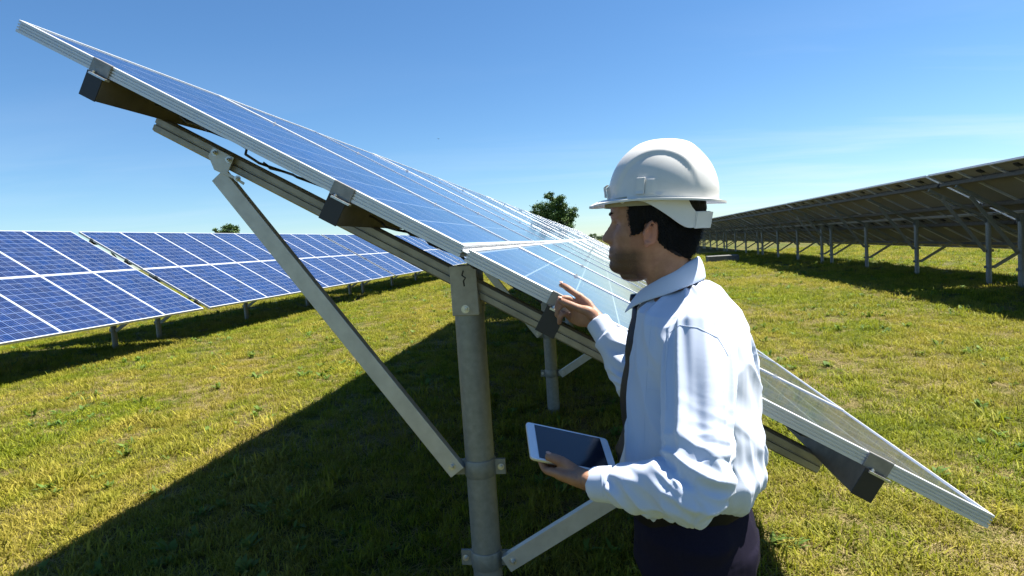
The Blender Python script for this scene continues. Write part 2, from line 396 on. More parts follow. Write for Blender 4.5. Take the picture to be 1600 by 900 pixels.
for i in range(n-1):
    for j in range(n-1): m.f.append((i*n+j, (i+1)*n+j, (i+1)*n+j+1, i*n+j+1)); m.mi.append(0)
tag(m.build('ground', GM), kind='structure')

# ------------------------------------------------------------------ turf: tufts of blades scattered as ground cover
def blade_mat(name, c0, c1, c2, d0, d1):
    m = mat(name, c1, .65, 0, .2); g = NG(m); dry = patch_nodes(g); rnd = g.n('ShaderNodeObjectInfo').outputs['Random']
    h = g.n('ShaderNodeAttribute', attribute_name='tone').outputs['Fac']
    t = g.math('ADD', g.math('MULTIPLY', rnd, .55), g.math('MULTIPLY', h, .45))
    col = g.ramp(t, [(0, c0), (.5, c1), (1, c2)]); dcol = g.ramp(t, [(0, d0), (1, d1)])
    col = g.mix(g.math('MULTIPLY', dry, .72), col, dcol); g.set(Base_Color=col)
    tr = g.n('ShaderNodeBsdfTranslucent', {0: g.mix(.35, col, (.29, .34, .015))}); ms = g.n('ShaderNodeMixShader', {0: .38})
    g.t.links.new(g.b.outputs[0], ms.inputs[1]); g.t.links.new(tr.outputs[0], ms.inputs[2])
    g.t.links.new(ms.outputs[0], g.t.nodes['Material Output'].inputs[0]); return m
GRASS = blade_mat('grass_blades', (.045, .070, .005), (.165, .205, .011), (.38, .39, .025), (.19, .145, .02), (.52, .41, .085))
STRAW = blade_mat('straw', (.18, .135, .045), (.30, .24, .09), (.44, .36, .17), (.22, .16, .06), (.46, .37, .19))
WEED = blade_mat('weed_leaves', (.06, .12, .02), (.10, .19, .035), (.16, .26, .05), (.10, .15, .03), (.18, .22, .05))
def tuft(kind, seed):
    r = random.Random(seed); m = MB(); tones = []
    nb = {'grass': 30, 'straw': 16, 'weed': 11}[kind]
    for i in range(nb):
        a = r.random()*6.283; rad = r.random()**.6*{'grass': .055, 'straw': .06, 'weed': .02}[kind]
        p = Vector((math.cos(a)*rad, math.sin(a)*rad, 0)); b = r.random()*6.283; t = r.random()
        D = Vector((math.cos(b), math.sin(b), 0)); Q = Vector((-D.y, D.x, 0))
        if kind == 'grass': h = r.uniform(.016, .048); lean = r.uniform(.2, 1.3); w_ = r.uniform(.0012, .0024)
        elif kind == 'straw': h = r.uniform(.004, .022); lean = r.uniform(2.5, 6) if h > .012 else r.uniform(5, 14); w_ = r.uniform(.0009, .0018)
        else: h = r.uniform(.02, .06); lean = r.uniform(.4, 1.4); w_ = r.uniform(.006, .011)
        k = [(0, .6 if kind != 'weed' else .25), (.35, 1 if kind != 'weed' else .7), (.72, .75 if kind != 'weed' else 1), (1, .06)]
        vs = []
        for f, ww in k:
            c = p + D*(h*lean*f*f) + Vector((0, 0, h*(f - .32*f*f*min(lean, 1.5)) + .002)); vs += [c-Q*w_*ww, c+Q*w_*ww]
        m.add(vs, [(0, 1, 3, 2), (2, 3, 5, 4), (4, 5, 7, 6)]); tones += [t]*8
    me = bpy.data.meshes.new('tuft'); me.from_pydata(m.v, [], m.f)
    at = me.attributes.new('tone', 'FLOAT', 'POINT'); at.data.foreach_set('value', tones)
    me.materials.append({'grass': GRASS, 'straw': STRAW, 'weed': WEED}[kind]); return me
def dryness(x, y): return .62*(.5+.5*noise.noise((x*.45, y*.45, 3.1))) + .38*(.5+.5*noise.noise((x*2.2, y*2.2, 1.7)))
def scatter(name, kind, bands, keep, smin, smax):
    pts, scl, rot, idx = [], [], [], []
    for y0, y1, dens, sm in bands:
        xm = .98*y1+1.6; area = 2*xm*(y1-y0); nn = int(area*dens)
        X = rng.uniform(-xm, xm, nn); Y = rng.uniform(y0, y1, nn); U = rng.random(nn)
        for x, y, u in zip(X, Y, U):
            if abs(x) > .98*y+1.6: continue
            if not keep(x, y, u): continue
            pts.append((x, y, 0)); scl.append(rng.uniform(smin, smax)*sm); rot.append(rng.uniform(0, 6.283)); idx.append(rng.integers(0, 5))
    me = bpy.data.meshes.new(name); me.from_pydata(pts, [], [])
    for nm, tp, vals in (('scl', 'FLOAT', scl), ('rot', 'FLOAT', rot), ('idx', 'INT', idx)):
        a = me.attributes.new(nm, tp, 'POINT'); a.data.foreach_set('value', vals)
    o = link(name, me); tag(o, kind='stuff')
    gt = bpy.data.node_groups.new(name+'_scatter', 'GeometryNodeTree')
    gt.interface.new_socket('Geometry', in_out='INPUT', socket_type='NodeSocketGeometry'); gt.interface.new_socket('Geometry', in_out='OUTPUT', socket_type='NodeSocketGeometry')
    N_ = lambda t: gt.nodes.new(t); L_ = gt.links.new
    gi, go = N_('NodeGroupInput'), N_('NodeGroupOutput'); ip = N_('GeometryNodeInstanceOnPoints'); ip.inputs['Pick Instance'].default_value = True
    g2i = N_('GeometryNodeGeometryToInstance')
    cc = bpy.data.collections.new(name+'_kinds')
    for s in range(5):
        ob = bpy.data.objects.new(name+'_tuft', tuft(kind, s*17+hash(kind) % 1 + len(kind))); cc.objects.link(ob)
    ci = N_('GeometryNodeCollectionInfo'); ci.inputs[0].default_value = cc; ci.inputs['Separate Children'].default_value = True
    L_(gi.outputs[0], ip.inputs['Points']); L_(ci.outputs[0], ip.inputs['Instance'])
    def att(nm, tp):
        q = N_('GeometryNodeInputNamedAttribute'); q.data_type = tp; q.inputs[0].default_value = nm; return q.outputs[0]
    L_(att('idx', 'INT'), ip.inputs['Instance Index']); 
    cx = N_('ShaderNodeCombineXYZ'); L_(att('rot', 'FLOAT'), cx.inputs[2]); L_(cx.outputs[0], ip.inputs['Rotation'])
    L_(att('scl', 'FLOAT'), ip.inputs['Scale']); L_(ip.outputs[0], go.inputs[0])
    md = o.modifiers.new('scatter', 'NODES'); md.node_group = gt
    return o
gsc = scatter('grass', 'grass', ((1.0, 4.5, 380, 1.0), (4.5, 9, 210, 1.15), (9, 18, 80, 1.5), (18, 40, 22, 2.2)), lambda x, y, u: u < .95-.5*max(0, (dryness(x, y)-.42)*4)+.5*noise.noise((x*1.7, y*1.7, 4.)), .6, 1.6)
scatter('tall_grass', 'grass', ((1.0, 6, 30, 1.0), (6, 16, 12, 1.1), (16, 36, 3, 1.4)), lambda x, y, u: u < .2+1.8*noise.noise((x*1.1, y*1.1, 40.)), 1.7, 2.9)
scatter('dry_grass', 'straw', ((1.0, 5, 260, 1.0), (5, 10, 120, 1.2), (10, 20, 30, 1.6)), lambda x, y, u: u < .22+max(0, (dryness(x, y)-.44)*6) + (.45 if x > .9 and y < 3.6 else 0), .8, 1.6)
scatter('weeds', 'weed', ((1.0, 6, 22, 1.0), (6, 16, 9, 1.3), (16, 30, 2, 1.8)), lambda x, y, u: u < .25+noise.noise((x*.9, y*.9, 9))*1.6, .7, 1.6)

# ------------------------------------------------------------------ trees on the horizon
BARK = mat('bark', (.09, .07, .05), .9)
def leaf_mat(name, a, b, c):
    m = mat(name, b, .6, 0, .2); g = NG(m); t = g.n('ShaderNodeAttribute', attribute_name='tone').outputs['Fac']
    g.set(Base_Color=g.ramp(t, [(0, a), (.5, b), (1, c)])); return m
LEAF = leaf_mat('tree_leaves', (.028, .060, .018), (.060, .115, .030), (.11, .17, .045))
def tree(x, y, H, Wd, lobes, label, seed, leaf=.16, nleaf=9000, group=None):
    r = random.Random(seed); root = empty('tree', (x, y, 0), label, 'tree', group)
    m = MB(); th = H*.30
    m.tube([(0, 0, -.1), (.05*Wd*.2, 0, th*.5), (0, .1, th), (.1, 0, H*.55)], [H*.032, H*.025, H*.021, H*.012], 10)
    for (lx, lz, lr) in lobes:
        c = Vector((lx*Wd/2, r.uniform(-.25, .25)*Wd/2, lz*H)); m.tube([(0, 0, th*.9), c*.5+Vector((0, 0, th*.4)), c], [H*.015, H*.009, H*.004], 7)
    m.build('trunk', BARK, root, smooth=True)
    v, f, tone = [], [], []
    tot = sum(l[2]**2 for l in lobes)
    for (lx, lz, lr) in lobes:
        c = Vector((lx*Wd/2, r.uniform(-.3, .3)*Wd/2, lz*H)); rad = lr*Wd/2
        nclump = max(5, int(46*lr*lr/tot*len(lobes)/3))
        for q in range(nclump):
            d = Vector((r.gauss(0, 1), r.gauss(0, 1), r.gauss(0, .8))).normalized()*rad*r.uniform(.45, 1.05); cc = c+d; cr_ = rad*r.uniform(.20, .42); ct = r.random()
            for k in range(int(nleaf*lr*lr/tot/nclump)):
                e = Vector((r.gauss(0, 1), r.gauss(0, 1), r.gauss(0, .75)))*cr_*.55; pnt = cc+e
                a = Vector((r.gauss(0, 1), r.gauss(0, 1), r.gauss(0, 1))).normalized(); b = a.orthogonal().normalized()*leaf*r.uniform(.6, 1.2); a2 = a.cross(b).normalized()*leaf*.45
                i0 = len(v); v += [pnt-b*.5, pnt+a2*.6, pnt+b*.6, pnt-a2*.6]; f.append((i0, i0+1, i0+2, i0+3)); tone += [min(1, max(0, ct*.6+r.random()*.4))]*4
    me = bpy.data.meshes.new('crown'); me.from_pydata([tuple(q) for q in v], [], f)
    at = me.attributes.new('tone', 'FLOAT', 'POINT'); at.data.foreach_set('value', tone); me.materials.append(LEAF); link('crown', me, root)
    return root
def on_ground(px, d):
    q = A(px, 450, 1); v = q-EYE; k = d/v.y; return v.x*k, d
x, y = on_ground(871, 120)
tree(x, y, 11.4, 9.6, ((-.45, .62, .5), (.1, .80, .45), (-.15, .55, .55), (.55, .60, .42), (.3, .42, .42), (-.6, .45, .3), (.75, .52, .25)), 'large leafy green tree standing on the horizon above the glass of the middle row', 3, .34, 24000)
x, y = on_ground(362, 150)
tree(x, y, 12.6, 8.2, ((-.4, .70, .42), (.25, .74, .45), (.6, .60, .35), (-.1, .5, .5), (-.7, .52, .3)), 'small round tree just showing above the left row of arrays', 11, .4, 15000)
x, y = on_ground(930, 210)
tree(x, y, 4.0, 3.8, ((-.3, .6, .5), (.3, .65, .5), (0, .4, .5)), 'left tiny dark bush on the far horizon in front of the nose', 5, .25, 2500)
x, y = on_ground(944, 220)
tree(x, y, 3.2, 4.6, ((-.4, .55, .45), (.3, .6, .5), (.7, .45, .35)), 'low grey green bush on the far horizon right behind the nose', 6, .25, 2500)
# low concrete slab under the end of the right row
CONC = metal('concrete', (.14, .14, .135), .9, 0, .3, 6)
r_, l_ = frame_dirs(AZS)
q = A(1128, 398, 1)-EYE; q = q*(29/q.y); m = MB(); m.box((0, 0, .15), (.70, .45, .15)); o = m.build('concrete_block', CONC, bevel=.02); o.location = (q.x, q.y, 0); o.rotation_euler = (0, 0, -AZS)
tag(o, 'low grey concrete block lying on the grass behind the neck, under the right row', 'concrete block')
# a bird high in the sky
BIRD = mat('bird_feathers', (.02, .02, .022), .8)
m = MB(); m.tube([(-.16, 0, 0), (-.10, 0, .0), (0, 0, .01), (.10, 0, .015), (.15, 0, .02), (.19, 0, .01)], [.012, .03, .045, .035, .026, .003], 8)
for s in (-1, 1): m.add([(.06, s*.03, .02), (.08, s*.2, .07), (.0, s*.42, .05), (-.03, s*.2, .06), (-.05, s*.03, .02), (.06, s*.03, .028), (.08, s*.2, .078), (.0, s*.42, .055), (-.03, s*.2, .068), (-.05, s*.03, .028)],
    [(0, 1, 2, 3, 4), (9, 8, 7, 6, 5), (0, 5, 6, 1), (1, 6, 7, 2), (2, 7, 8, 3), (3, 8, 9, 4), (4, 9, 5, 0)])
m.add([(-.15, -.01, 0), (-.15, .01, 0), (-.25, .05, 0), (-.25, -.05, 0), (-.15, -.01, .01), (-.15, .01, .01), (-.25, .05, .006), (-.25, -.05, .006)], [(0, 1, 2, 3), (7, 6, 5, 4), (0, 4, 5, 1), (1, 5, 6, 2), (2, 6, 7, 3), (3, 7, 4, 0)])
o = m.build('bird', BIRD, smooth=True); o.location = A(685, 217, 110); o.rotation_euler = (.2, .1, 1.0); tag(o, 'tiny dark bird flying high in the clear blue sky', 'bird')

# ------------------------------------------------------------------ the man
SKIN = mat('skin', (.42, .235, .155), .48, 0, .4); g = NG(SKIN); p = g.geo()
SKIN.node_tree.nodes['Principled BSDF'].inputs['Subsurface Weight'].default_value = .08
SKIN.node_tree.nodes['Principled BSDF'].inputs['Subsurface Radius'].default_value = (.012, .005, .003)
SKIN.node_tree.nodes['Principled BSDF'].inputs['Subsurface Scale'].default_value = .5
stub = g.n('ShaderNodeAttribute', attribute_name='stubble').outputs['Fac']; rosy = g.n('ShaderNodeAttribute', attribute_name='rosy').outputs['Fac']
c = g.mix(g.ramp(g.noise(p, 30, 5, .6), [(.35, (0, 0, 0)), (.7, (1, 1, 1))]), (.25, .125, .078), (.37, .20, .125))
c = g.mix(g.math('MULTIPLY', rosy, .55), c, (.50, .20, .14)); c = g.mix(g.math('MULTIPLY', stub, g.math('ADD', .45, g.math('MULTIPLY', g.noise(p, 520, 2, .5), .7)), True), c, (.045, .030, .024))
g.set(Base_Color=c, Roughness=g.math('ADD', .36, g.math('MULTIPLY', g.noise(p, 90, 5, .7), .3)), Normal=g.bump(g.noise(p, 260, 5, .75), .5, .0014))
SHIRT = mat('shirt_cotton', (.5, .57, .75), .85, 0, .15); g = NG(SHIRT); p = g.geo()
g.set(Base_Color=g.mix(g.noise(p, 12, 4), (.49, .555, .68), (.55, .605, .72)), Sheen_Weight=.15, Normal=g.bump(g.noise(p, 700, 2), .2, .0005))
NAVY = mat('trouser_wool', (.018, .016, .034), .85, 0, .10); g = NG(NAVY); p = g.geo()
g.set(Base_Color=g.mix(g.noise(p, 300, 3), (.007, .006, .014), (.014, .012, .026)), Sheen_Weight=.0)
TIE = mat('tie_silk', (.008, .010, .022), .45, 0, .4)
BELT = mat('belt_leather', (.004, .004, .005), .5, 0, .15)
SHOE = mat('shoe_leather', (.012, .010, .010), .3)
HAIR = mat('hair', (.006, .0048, .0045), .62, 0, .25); g = NG(HAIR); p = g.geo()
g.set(Normal=g.bump(g.noise(g.map(p, (180, 180, 25)), 1, 3), .8, .004))
HAT = mat('hard_hat_plastic', (.66, .65, .62), .38, 0, .5, .15); g = NG(HAT); p = g.obj()
g.set(Base_Color=g.mix(g.ramp(g.noise(p, 14, 6, .7), [(.5, (0, 0, 0)), (.85, (.6, .6, .6))]), (.66, .65, .62), (.54, .52, .47)), Roughness=g.math('ADD', .3, g.math('MULTIPLY', g.noise(p, 30, 4), .2)), Normal=g.bump(g.noise(p, 9, 3), .05, .003))
STRAP = mat('strap_plastic', (.62, .63, .64), .5)
BAND = mat('sweat_band', (.30, .28, .20), .7)
WHITE = mat('eye_white', (.7, .68, .64), .3); IRIS = mat('iris', (.03, .015, .01), .2)

man = empty('person', (.42, 1.42, 0), 'man in white hard hat, pale blue shirt and dark tie, holding a tablet', 'person')
bpy.context.view_layer.update()
def attach(o): o.parent = man; o.matrix_parent_inverse = man.matrix_world.inverted(); return o
def axes(deg):
    a = R(deg); F = Vector((-math.cos(a), math.sin(a), 0)); return F, Vector((-F.y, F.x, 0))
Zv = Vector((0, 0, 1))
HF, HL = axes(20)          # head: forward, left
BF, BL = axes(23)          # body
def loft(m, rings, n=28, sq=1.0):
    """rings: (centre, axis_a, axis_b) half-axes as vectors"""
    b = len(m.v)
    for c, a, bb in rings:
        for k in range(n):
            t = 2*math.pi*k/n; ct, st = math.cos(t), math.sin(t)
            ct = math.copysign(abs(ct)**sq, ct); st = math.copysign(abs(st)**sq, st)
            m.v.append(tuple(c + a*ct + bb*st))
    for i in range(len(rings)-1):
        for k in range(n): m.f.append((b+i*n+k, b+i*n+(k+1) % n, b+(i+1)*n+(k+1) % n, b+(i+1)*n+k)); m.mi.append(0)
    m.f.append(tuple(b+k for k in range(n-1, -1, -1))); m.mi.append(0)
    e = b+(len(rings)-1)*n; m.f.append(tuple(e+k for k in range(n))); m.mi.append(0)
def ball(m, c, ax, r, n=14):
    """ellipsoid, ax three unit vectors, r three radii"""
    rings = []
    for i in range(1, n):
        t = math.pi*i/n; rings.append((c + ax[2]*(-math.cos(t)*r[2]), ax[0]*(r[0]*math.sin(t)), ax[1]*(r[1]*math.sin(t))))
    loft(m, rings, 20)
def limb(m, pts, rad, flat=None, n=20, sub=5):
    """smooth tapered limb through pts (Catmull-Rom); rad list"""
    P = [Vector(p) for p in pts]; Q, Rr = [], []
    for i in range(len(P)-1):
        p0, p1, p2, p3 = P[max(i-1, 0)], P[i], P[i+1], P[min(i+2, len(P)-1)]
        r0, r1, r2, r3 = [rad[j] for j in (max(i-1, 0), i, i+1, min(i+2, len(P)-1))]
        for k in range(sub):
            t = k/sub; t2, t3 = t*t, t*t*t
            Q.append(.5*((2*p1)+(p2-p0)*t+(2*p0-5*p1+4*p2-p3)*t2+(3*p1-p0-3*p2+p3)*t3))
            Rr.append(.5*((2*r1)+(r2-r0)*t+(2*r0-5*r1+4*r2-r3)*t2+(3*r1-r0-3*r2+r3)*t3))
    Q.append(P[-1]); Rr.append(rad[-1])
    # round the ends
    d0 = (Q[0]-Q[1]).normalized(); d1 = (Q[-1]-Q[-2]).normalized()
    Q = [Q[0]+d0*Rr[0]*.75, Q[0]+d0*Rr[0]*.45]+Q+[Q[-1]+d1*Rr[-1]*.45, Q[-1]+d1*Rr[-1]*.75]; Rr = [Rr[0]*.35, Rr[0]*.82]+Rr+[Rr[-1]*.82, Rr[-1]*.35]
    m.tube(Q, Rr, n)
def sstep(x, a, b): t = min(1, max(0, (x-a)/(b-a))); return t*t*(3-2*t)
def interp(tab, x):
    xs = [t[0] for t in tab]; return float(np.interp(x, xs, [t[1] for t in tab]))
def remesh(m, name, vox, mats, it=6, fac=.5):
    o = m.build(name, mats); md = o.modifiers.new('r', 'REMESH'); md.mode = 'VOXEL'; md.voxel_size = vox; md.use_smooth_shade = True
    s = o.modifiers.new('s', 'SMOOTH'); s.iterations = it; s.factor = fac
    bake(o); o.data.polygons.foreach_set('use_smooth', [True]*len(o.data.polygons)); return o

# --- head grid in local (f, l, z); z is height above the ground
HC = Vector((.331, 1.42, 0))
def H(f, l, z): return HC + HF*f + HL*l + Zv*z
front0 = [(1.40, .030), (1.408, .062), (1.416, .082), (1.425, .089), (1.435, .0905), (1.443, .088), (1.452, .088), (1.47, .087), (1.49, .084), (1.51, .082), (1.53, .079), (1.538, .080), (1.55, .084), (1.575, .0865), (1.60, .080), (1.63, .064), (1.65, .045), (1.66, .02)]
prof = [(1.40, .030), (1.408, .062), (1.413, .083), (1.420, .094), (1.428, .0995), (1.436, .100), (1.443, .0965), (1.448, .0965), (1.453, .101), (1.458, .1015), (1.4615, .0965), (1.465, .1005), (1.470, .0985), (1.477, .0945), (1.484, .0965), (1.488, .103), (1.493, .1125), (1.499, .1155), (1.505, .113), (1.515, .1055), (1.526, .0975), (1.537, .089), (1.543, .0875), (1.552, .0895), (1.565, .089), (1.58, .086), (1.60, .080), (1.63, .064), (1.65, .045), (1.66, .02)]
back = [(1.40, -.02), (1.41, -.045), (1.43, -.070), (1.45, -.084), (1.47, -.092), (1.50, -.100), (1.54, -.107), (1.58, -.104), (1.61, -.092), (1.64, -.065), (1.66, -.03)]
wid = [(1.40, .020), (1.408, .033), (1.416, .040), (1.43, .050), (1.45, .059), (1.47, .065), (1.50, .070), (1.54, .074), (1.58, .076), (1.61, .070), (1.64, .050), (1.66, .02)]
def head_pt(phi, z, off=0.0):
    a0, pf, bk, b = interp(front0, z), interp(prof, z), interp(back, z), interp(wid, z)
    c, s = math.cos(phi), math.sin(phi)
    if c >= 0:
        e = .84 if z > 1.44 else 1.0
        f = (a0)*c**e; l = b*math.copysign(abs(s)**(.92), s)
    else: f = abs(bk)*c; l = b*s
    if c > 0:
        sg = .0085 + .009*max(0, min(1, (1.515-z)/.025)) if z > 1.478 else (.021 if z > 1.444 else .020)
        if z > 1.535: sg = .016
        f += (pf-a0)*math.exp(-(l/sg)**2)
        for s_ in (-1, 1):
            f -= .011*math.exp(-((l-s_*.031)/.016)**2-((z-1.530)/.012)**2)      # eye sockets
            f += .006*math.exp(-((l-s_*.031)/.010)**2-((z-1.528)/.008)**2)      # lids over the eyeballs
            f += .004*math.exp(-((l-s_*.030)/.022)**2-((z-1.549)/.007)**2)      # brow
            f += .004*math.exp(-((l-s_*.045)/.018)**2-((z-1.503)/.015)**2)      # cheekbone
            f += .005*math.exp(-((l-s_*.012)/.007)**2-((z-1.4925)/.007)**2)     # nostril wing
        f -= .003*math.exp(-(l/.022)**2-((z-1.4615)/.0022)**2)                  # mouth line
    return Vector((f*(1+off/.09), l*(1+off/.075), z))
m = MB(); n = 72; zs = [1.400+.004*i for i in range(66)]; b0 = 0
for z in zs:
    for k in range(n): q = head_pt(2*math.pi*k/n, z); m.v.append(tuple(H(q.x, q.y, z)))
for i in range(len(zs)-1):
    for k in range(n): m.f.append((i*n+k, i*n+(k+1) % n, (i+1)*n+(k+1) % n, (i+1)*n+k)); m.mi.append(0)
m.f.append(tuple(range(n-1, -1, -1))); m.mi.append(0); m.f.append(tuple((len(zs)-1)*n+k for k in range(n))); m.mi.append(0)
# ears
for s in (1, -1):
    ec = H(-.004, s*.073, 1.502); a1 = (Zv*1+HF*-.16).normalized(); out_ = (HL*s*.80+HF*-.55).normalized(); fw = a1.cross(out_).normalized()
    if fw.dot(HF) < 0: fw = -fw
    ball(m, ec+HL*s*.002, (fw, out_, a1), (.012, .0036, .022))
    pts = [ec + fw*(.012*math.cos(t)-.004) + a1*(.0255*math.sin(t)+.003) + out_*(.0095+.002*math.sin(t)) for t in [R(a) for a in range(25, 236, 15)]]
    m.tube([ec+fw*.010+a1*.0-out_*.004]+pts+[ec-a1*.022+fw*.004+out_*.004], [.003]+[.0042]*len(pts)+[.004], 10)
    pts = [ec + fw*(.006*math.cos(t)-.003) + a1*(.0155*math.sin(t)+.003) + out_*.0085 for t in [R(a) for a in range(95, 260, 18)]]
    m.tube(pts, .003, 8); ball(m, ec+fw*.003-a1*.022+out_*.005, (fw, out_, a1), (.0062, .0038, .008)); ball(m, ec+fw*.0115-a1*.002+out_*.004, (fw, out_, a1), (.003, .003, .006))
# neck
nb = A(1052, 470, 1.43); nt_ = H(-.028, 0, 1.475)
loft(m, [(nb+Zv*-.10, BF*.060, BL*.065), (nb+Zv*-.02, BF*.055, BL*.056), (nb+Zv*.03, BF*.056, BL*.056), (nb.lerp(nt_, .62)+HF*.0, HF*.0585, HL*.0565), (nt_+HF*.004, HF*.060, HL*.056), (nt_+Zv*.03, HF*.05, HL*.05)])
ball(m, H(.040, 0, 1.404)+Vector((0, 0, .004)), (HF, HL, Zv), (.034, .030, .016))      # under the chin
ball(m, nb.lerp(nt_, .55)+HF*.052, (HF, HL, Zv), (.008, .009, .013))             # adam's apple
# torso
TC = lambda px, py: A(px, 362+(py-362)*.885, 1.42)
core = [(462, 1052, .045, .050), (476, 1058, .062, .088), (492, 1069, .076, .135), (520, 1079, .088, .160), (580, 1082, .100, .158), (640, 1082, .103, .150), (700, 1082, .103, .148), (760, 1080, .105, .146), (820, 1080, .106, .146), (880, 1084, .112, .158), (930, 1086, .100, .145)]
loft(m, [(TC(px, py), BF*a, BL*b) for py, px, a, b in core])
# legs
hip = TC(1084, 880); G = []
for s in (1, -1):
    h0 = hip + BL*s*.085; kn = Vector((h0.x, h0.y, .45)) + BF*(.03 if s > 0 else -.0); an = Vector((h0.x, h0.y, .08)) + BF*(-.02 if s > 0 else -.06)
    limb(m, [h0, h0.lerp(kn, .5), kn, kn.lerp(an, .35)-BF*.012, an], [.088, .075, .056, .054, .036])
    limb(m, [an-BF*.02, an+BF*.06-Zv*.035, an+BF*.13-Zv*.052], [.034, .034, .024]); G.append((h0, kn, an))
# arms: joint positions
LS = A(1092, 516, 1.245); LE = A(1082, 762, 1.10); LW = A(930, 756, 1.235)      # left (near) shoulder, elbow, wrist
RS = A(1040, 512, 1.60); RE = A(1004, 606, 1.60); RW = A(934, 503, 1.70)       # right (far)
limb(m, [LS, LS.lerp(LE, .5), LE, LE.lerp(LW, .35), LW], [.044, .040, .037, .036, .0245])
limb(m, [RS, RS.lerp(RE, .5), RE, RE.lerp(RW, .35), RW], [.044, .040, .037, .036, .0245])
# --- hands
def finger(m, pts, r): limb(m, pts, [r*1.08, r*1.0, r*1.02, r*.88, r*.74][:len(pts)] if len(pts) > 3 else [r, r*.95, r*.75], n=12, sub=3)
def palm(m, w_, k1, k2, th=.013):
    """from wrist point w_ to knuckle line k1..k2 as three flattened rings"""
    mid = (k1+k2)/2; d = (mid-w_).normalized(); ac = (k2-k1); L = ac.length/2; ac = ac.normalized(); nr = d.cross(ac).normalized()
    loft(m, [(w_-d*.02, ac*.025, nr*.019), (w_, ac*.026, nr*.019), (w_+d*.025, ac*.034, nr*.0185), (w_.lerp(mid, .6), ac*(L+.006), nr*.0165), (mid-d*.004, ac*(L+.009), nr*.0145), (mid+d*.010, ac*(L+.004), nr*.010)], 20)
    return nr
# right hand reaching to the clamp: palm down, index stretched
k_i = A(908, 464, 1.735); k_l = A(893, 500, 1.765)                 # index and little knuckles
palm(m, RW+Vector((0, 0, .002)), k_i, k_l)
finger(m, [k_i, A(898, 458, 1.745), A(888, 451, 1.76), A(881, 446.5, 1.772), A(876, 445.5, 1.782)], .0096)
for f_, (q1, q2, q3) in ((.34, ((888, 466), (876, 468), (870, 480))), (.67, ((884, 476), (873, 481), (870, 493))), (1.0, ((882, 490), (875, 496), (874, 505)))):
    k = k_i.lerp(k_l, f_); dd = 1.735+.006*f_
    finger(m, [k, A(*q1, dd), A(*q2, dd), A(*q3, dd+.004)], .0088-.0008*f_)
tb = A(920, 487, 1.685)
limb(m, [A(928, 496, 1.695), tb, A(905, 482, 1.69), A(888, 475, 1.70), A(875, 469, 1.715)], [.017, .0155, .0115, .0106, .0084], n=14)
# left hand under the tablet: thumb on the screen edge, fingers beneath
tA = EYE + Vector((.01155, 1.36956, -.40983)); tL = Vector((.94231528, .12810958, -.30924077)).normalized(); tW = -Vector((.0304578, -.95284483, -.30192557)).normalized(); tN = Vector((.33333803, -.27509028, .90178218)).normalized()
def tp(x, y, z): return tA + tL*x - tW*y + tN*z
lk_i = tp(.052, .150, -.012); lk_l = tp(.098, .112, -.040)
palm(m, LW, lk_i, lk_l)
limb(m, [A(921, 750, 1.225), tp(.098, .158, .000), tp(.074, .147, .010), tp(.055, .138, .0115), tp(.036, .130, .0095)], [.019, .0175, .0125, .0112, .0092], n=16)
ball(m, tp(.092, .160, -.006), (tL, tW, tN), (.028, .016, .016))
for i, f_ in enumerate((0, .34, .67, 1.0)):
    k = lk_i.lerp(lk_l, f_); L_ = (.068, .074, .070, .056)[i]; e = tp(.030+.022*i, .150-L_*.8, -.0175)
    finger(m, [k, k.lerp(e, .4)-tN*.012, k.lerp(e, .75)-tN*.008, e], .0088-.0006*i)
body = remesh(m, 'body', .0026, [SKIN], 5, .5)
def nail(c, d, n_, name='fingernail'):
    d = d.normalized(); n_ = (n_-d*n_.dot(d)).normalized(); sd_ = d.cross(n_); mm = MB(); ball(mm, c, (d, sd_, n_), (.0062, .0048, .0014), 8); o = attach(mm.build(name, NAIL, smooth=True)); return o
NAIL = mat('fingernail', (.48, .28, .21), .3)
nail(tp(.034, .130, .0185), -tL+tW*.15, tN)
nail(A(878, 442.6, 1.774)+Vector((-.002, -.001, .004)), A(876, 445.5, 1.782)-A(888, 451, 1.76), Zv-cR*.3)
nail(A(875, 466, 1.708)+Zv*.003, A(875, 469, 1.715)-A(888, 475, 1.70), Zv-Fw*.6)
# stubble and rosy attributes
me = body.data; nv = len(me.vertices); co = np.empty(nv*3); me.vertices.foreach_get('co', co); co = co.reshape(-1, 3)
d = co - np.array(HC); f = d @ np.array(HF); l = d @ np.array(HL); z = co[:, 2]
st = np.clip((1.478-z)/.018, 0, 1)*np.clip((z-1.392)/.012, 0, 1)*np.clip((f-.0)/.03, 0, 1) + np.exp(-((z-1.474)/.006)**2)*np.clip((f-.07)/.02, 0, 1)*.5
st = np.clip(st, 0, 1)*(1-np.exp(-(l/.02)**2-((z-1.458)/.006)**2)*(f > .08))
hand = np.clip(1-(f-.0)/1, 0, 0)
ro = np.exp(-((np.abs(l)-.078)/.012)**2)*(np.abs(f) < .04)*(z > 1.46)*(z < 1.55)
for nm, arr in (('stubble', st), ('rosy', ro)):
    a = me.attributes.new(nm, 'FLOAT', 'POINT'); a.data.foreach_set('value', arr.astype(np.float32))
attach(body)
